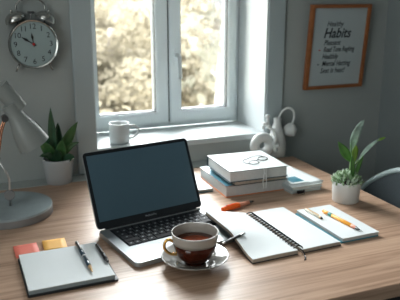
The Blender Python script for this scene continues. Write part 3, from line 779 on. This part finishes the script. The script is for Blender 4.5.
obj('ribbon_marker', TB(catmull([(.002, .004, .010), (.003, -.006, .0085), (.002, -.016, .003), (-.004, -.028, .0014), (-.010, -.033, .0014)], 6), .0016, seg=6), 'black_plastic', sn, 180, label='black ribbon end')

# grey pen by the cup, over the notebook edge
def pen(name, label, cat, p0, p1, r, segs, z0=None, clip=None, group=None):
    """segs: list of (t0, t1, r0, r1, material, part name)"""
    p0, p1 = Vector(p0), Vector(p1); d = p1 - p0; L_ = d.length
    t = thing(name, label, cat, p0, (0, 0, 0), group)
    t.rotation_mode = 'QUATERNION'; t.rotation_quaternion = d.to_track_quat('X', 'Z')
    mx = Matrix.Rotation(R(90), 4, 'Y')
    for t0, t1, ra, rb, m_, nm in segs:
        e = min(.0004, (t1 - t0) * L_ * .2)
        obj(nm, LA([(0, t0 * L_), (ra * .92, t0 * L_), (ra, t0 * L_ + e), (rb, t1 * L_ - e), (rb * .92, t1 * L_), (0, t1 * L_)], 20, mx), m_, t, 50)
    if clip:
        c0, c1, m_ = clip
        cb = bmesh.new(); box(cb, c0 * L_, c1 * L_, -.0016, .0016, r + .0008, r + .0018, bev=.0004); box(cb, c0 * L_, c0 * L_ + .003, -.0016, .0016, r * .6, r + .0018, bev=.0003)
        obj('clip', cb, m_, t)
    return t
PZ = DZ
pen('pen', 'grey pen lying across the left edge of the spiral notebook', 'pen', (.506, 1.116, PZ + .0245), (.572, 1.134, PZ + .0315), .0030,
    [(0, .12, .0012, .0026, 'steel', 'tip'), (.12, .80, .0028, .0030, 'dark_metal', 'barrel'), (.80, 1, .0030, .0026, 'steel', 'cap')])
pen('marker', 'orange marker pen lying between laptop and book stack', 'marker', (.612, 1.352, PZ + .0074), (.722, 1.380, PZ + .0074), .0074,
    [(0, .06, .0062, .0068, 'orange_plastic', 'end_plug'), (.06, .52, .0074, .0074, 'orange_plastic', 'cap'), (.52, .84, .0064, .0058, 'peach_plastic', 'barrel'), (.84, .93, .0042, .0034, 'dark_metal', 'collar'), (.93, 1, .0026, .0014, 'black_plastic', 'nib')], clip=(.12, .45, 'orange_plastic'))

# ------------------------------------------------------------------ white notebook at right with pens
wn = thing('notebook', 'closed white notebook with a teal edge under the orange pencil', 'notebook', (.796, 1.058, DZ), (0, 0, R(1.2)))
cb = bmesh.new(); box(cb, -.0045, .106, 0, .205, 0, .0030, bev=.0005)
obj('back_cover', cb, 'teal_cover', wn)
obj('page_block', BX(.001, .107, .001, .204, .0032, .0105), 'pages', wn)
obj('top_sheet', BX(.0, .108, 0, .205, .0105, .0118, bev=.0004), 'paper', wn)
obj('bookmark_tab', BX(.002, .012, .205, .213, .008, .0102), 'goldtrim', wn, label='small tan tab')
WZ = DZ + .0119
pen('mechanical_pencil', 'orange mechanical pencil with a teal band on the white notebook', 'pencil', (.848, 1.222, WZ + .0048), (.860, 1.068, WZ + .0048), .0048,
    [(0, .04, .0036, .0044, 'amber_plastic', 'push_button'), (.04, .16, .0048, .0048, 'amber_plastic', 'top_barrel'), (.16, .25, .0050, .0050, 'teal_plastic', 'band'), (.25, .74, .0048, .0048, 'amber_plastic', 'barrel'), (.74, .84, .0048, .0042, 'peach_plastic', 'grip'), (.84, .93, .0038, .0018, 'dark_metal', 'cone'), (.93, 1, .0009, .0006, 'dark_metal', 'tip')])
pen('pen', 'short ivory pen with gold trim beside the orange pencil', 'pen', (.812, 1.250, WZ + .0034), (.817, 1.178, WZ + .0034), .0034,
    [(0, .86, .0034, .0034, 'ivory', 'barrel'), (.86, .93, .0036, .0036, 'goldtrim', 'gold_ring'), (.93, 1, .0032, .0024, 'black_plastic', 'end_cap')], clip=(.08, .80, 'goldtrim'))

# ------------------------------------------------------------------ notepad at left
npd = thing('notepad', 'white notepad on a black cover at the front left', 'notepad', (.072, 1.076, DZ), (0, 0, R(1.0)))
obj('cover', rbox(bmesh.new(), -.003, .180, -.004, .177, 0, .0045, .003, bev=.0008), 'black_cover', npd)
obj('page_block', BX(.0, .174, .0, .176, .0045, .0125), 'grey_cover', npd)
obj('top_sheet', BX(0, .174, 0, .176, .0125, .0138, bev=.0003), 'paper', npd)
NZ = DZ + .0139
pen('pen', 'navy ballpoint pen with a silver tip lying on the notepad', 'pen', (.199, 1.262, NZ + .0050), (.203, 1.100, NZ + .0050), .0050,
    [(0, .05, .0034, .0040, 'steel', 'button'), (.05, .50, .0048, .0050, 'navy_plastic', 'upper_barrel'), (.50, .54, .0051, .0051, 'steel', 'ring'), (.54, .84, .0050, .0046, 'navy_plastic', 'lower_barrel'), (.84, 1, .0044, .0010, 'goldtrim', 'tip')], clip=(.06, .34, 'steel'))
pen('pen', 'short black pen lying by the right edge of the notepad', 'pen', (.240, 1.230, NZ + .0046), (.2435, 1.136, NZ + .0046), .0046,
    [(0, .10, .0036, .0044, 'black_plastic', 'end_cap'), (.10, .90, .0046, .0046, 'black_plastic', 'barrel'), (.90, 1, .0040, .0030, 'dark_metal', 'tip')], clip=(.1, .6, 'dark_metal'))
for nm, lb, x_, y_, a_, m_ in (('sticky_note_pad', 'salmon pink sticky note pad behind the notepad', .064, 1.2655, 1.5, 'salmon'), ('sticky_note_pad', 'yellow sticky note pad right of the salmon one', .127, 1.2720, -2, 'yellow')):
    sp = thing(nm, lb, 'sticky notes', (x_, y_, DZ), (0, 0, R(a_)))
    obj('note_block', BX(0, .053, 0, .060, 0, .0045, bev=.0004), m_, sp)
    b = bmesh.new(); G = [[b.verts.new((.053 * i / 4, .060 * j / 6, .0047 + .0008 * max(0, 1 - j / 3) ** 2)) for j in range(7)] for i in range(5)]
    for i in range(4):
        for j in range(6): b.faces.new((G[i][j], G[i + 1][j], G[i + 1][j + 1], G[i][j + 1]))
    o = obj('top_note', b, m_, sp, 180); md = o.modifiers.new('t', 'SOLIDIFY'); md.thickness = .0004

# ------------------------------------------------------------------ white sculpture behind the books
scu = thing('sculpture', 'white ceramic sculpture with ring, vase and drooping ball flower', 'sculpture', (1.018, 1.800, DZ))
def P3(x, z, dy=0.0): return (x - 1.018, dy, z - DZ)
obj('vase', LA([(0, 0), (.030, 0), (.0335, .004), (.0350, .025), (.0335, .050), (.0280, .075), (.0195, .100), (.0135, .122), (.0125, .134), (.0150, .141), (.0135, .142), (.0105, .134), (.0105, .12), (0, .11)], 48, Matrix.Translation(P3(1.030, .750))), 'plaster', scu, 60)
b = bmesh.new()
ringp = [(.030 * math.cos(a), 0, .030 * math.sin(a)) for a in [2 * PI * k / 40 for k in range(40)]]
tube(b, ringp, .0175, seg=16, closed=True)
o = obj('ring', b, 'plaster_white', scu, 180, label='thick white ring'); o.location = P3(.962, .7985, -.016)
obj('flower_stem', TB(catmull([P3(1.033, .885), P3(1.045, .908), P3(1.062, .922), P3(1.082, .922), P3(1.097, .908), P3(1.099, .885), P3(1.093, .865)], 6), .0042, seg=10), 'plaster_white', scu, 180)
b = bmesh.new(); sphere(b, P3(1.085, .842), .0245, (1, 1, 1.02), seg=28)
for v in b.verts: v.co += (v.co - Vector(P3(1.085, .842))).normalized() * noise.noise(v.co * 60) * .002
sphere(b, P3(1.093, .824, -.012), .0055)
obj('flower_ball', b, 'plaster_white', scu, 180)
b = bmesh.new()
tube(b, catmull([P3(.984, .900, -.010), P3(.985, .885, -.012), P3(.990, .865, -.016), P3(1.003, .845, -.024), P3(1.004, .82, -.036), P3(1.000, .80, -.034), P3(1.010, .775, -.036)], 6), [.0048] * 12 + [.0065] * 12 + [.0075] * 13, seg=12)
sphere(b, P3(.984, .903, -.010), .0075, (1.3, 1, .8)); sphere(b, P3(.974, .876, -.014), .0095, (1.2, 1, .9)); sphere(b, P3(.985, .868, -.018), .0085)
sphere(b, P3(.965, .862, -.012), .006); sphere(b, P3(1.010, .797, -.040), .0085, (1.2, 1, 1))
obj('figure', b, 'plaster_white', scu, 180)

# ------------------------------------------------------------------ chair at the right end of the desk
ch = thing('chair', 'chair with an arched pale tube back beyond the desk', 'chair', (1.10, 1.33, 0))
def P4(x, y, z): return (x - 1.10, y - 1.33, z)
arch = [(1.555, .45), (1.575, .56), (1.560, .660), (1.495, .728), (1.394, .784), (1.30, .795), (1.21, .784), (1.12, .728), (1.065, .66), (1.05, .56), (1.07, .45)]
AX = lambda z: 1.215 + (z - .45) * .10
obj('back_tube', TB(catmull([P4(AX(z), y, z) for y, z in arch], 8), .0095, seg=14), 'chair_tube', ch, 180)
b = bmesh.new(); inner = catmull([P4(AX(z) , y, z) for y, z in arch], 4)
cen = [Vector(P4(AX(p.z) + .02, 1.312, p.z)) for p in inner]
fr_, bk_ = [], []
for p in inner:
    q = Vector((p.x, p.y, p.z)); 
    fr_.append(b.verts.new(q + Vector((-.004, 0, 0)))); bk_.append(b.verts.new(q + Vector((.004, 0, 0))))
n_ = len(fr_)
for i in range(n_ // 2):
    j = n_ - 1 - i
    if i + 1 >= j - 1:
        break
    for L1, off in ((fr_, -.0), (bk_, .0)):
        b.faces.new((L1[i], L1[i + 1], L1[j - 1], L1[j]))
for i in range(n_): b.faces.new((fr_[i], fr_[(i + 1) % n_], bk_[(i + 1) % n_], bk_[i]))
obj('backrest', b, 'chair_shell', ch)
obj('seat', rbox(bmesh.new(), -.28, .125, -.24, .24, .42, .455, .07, bev=.008), 'chair_shell', ch, 40)
for sx_ in (-.24, .10):
    for sy_ in (-.20, .20):
        obj('leg', TB([(sx_, sy_, .425), (sx_ * 1.1, sy_ * 1.08, 0)], [.011, .008], seg=12), 'chair_tube', ch, 180)
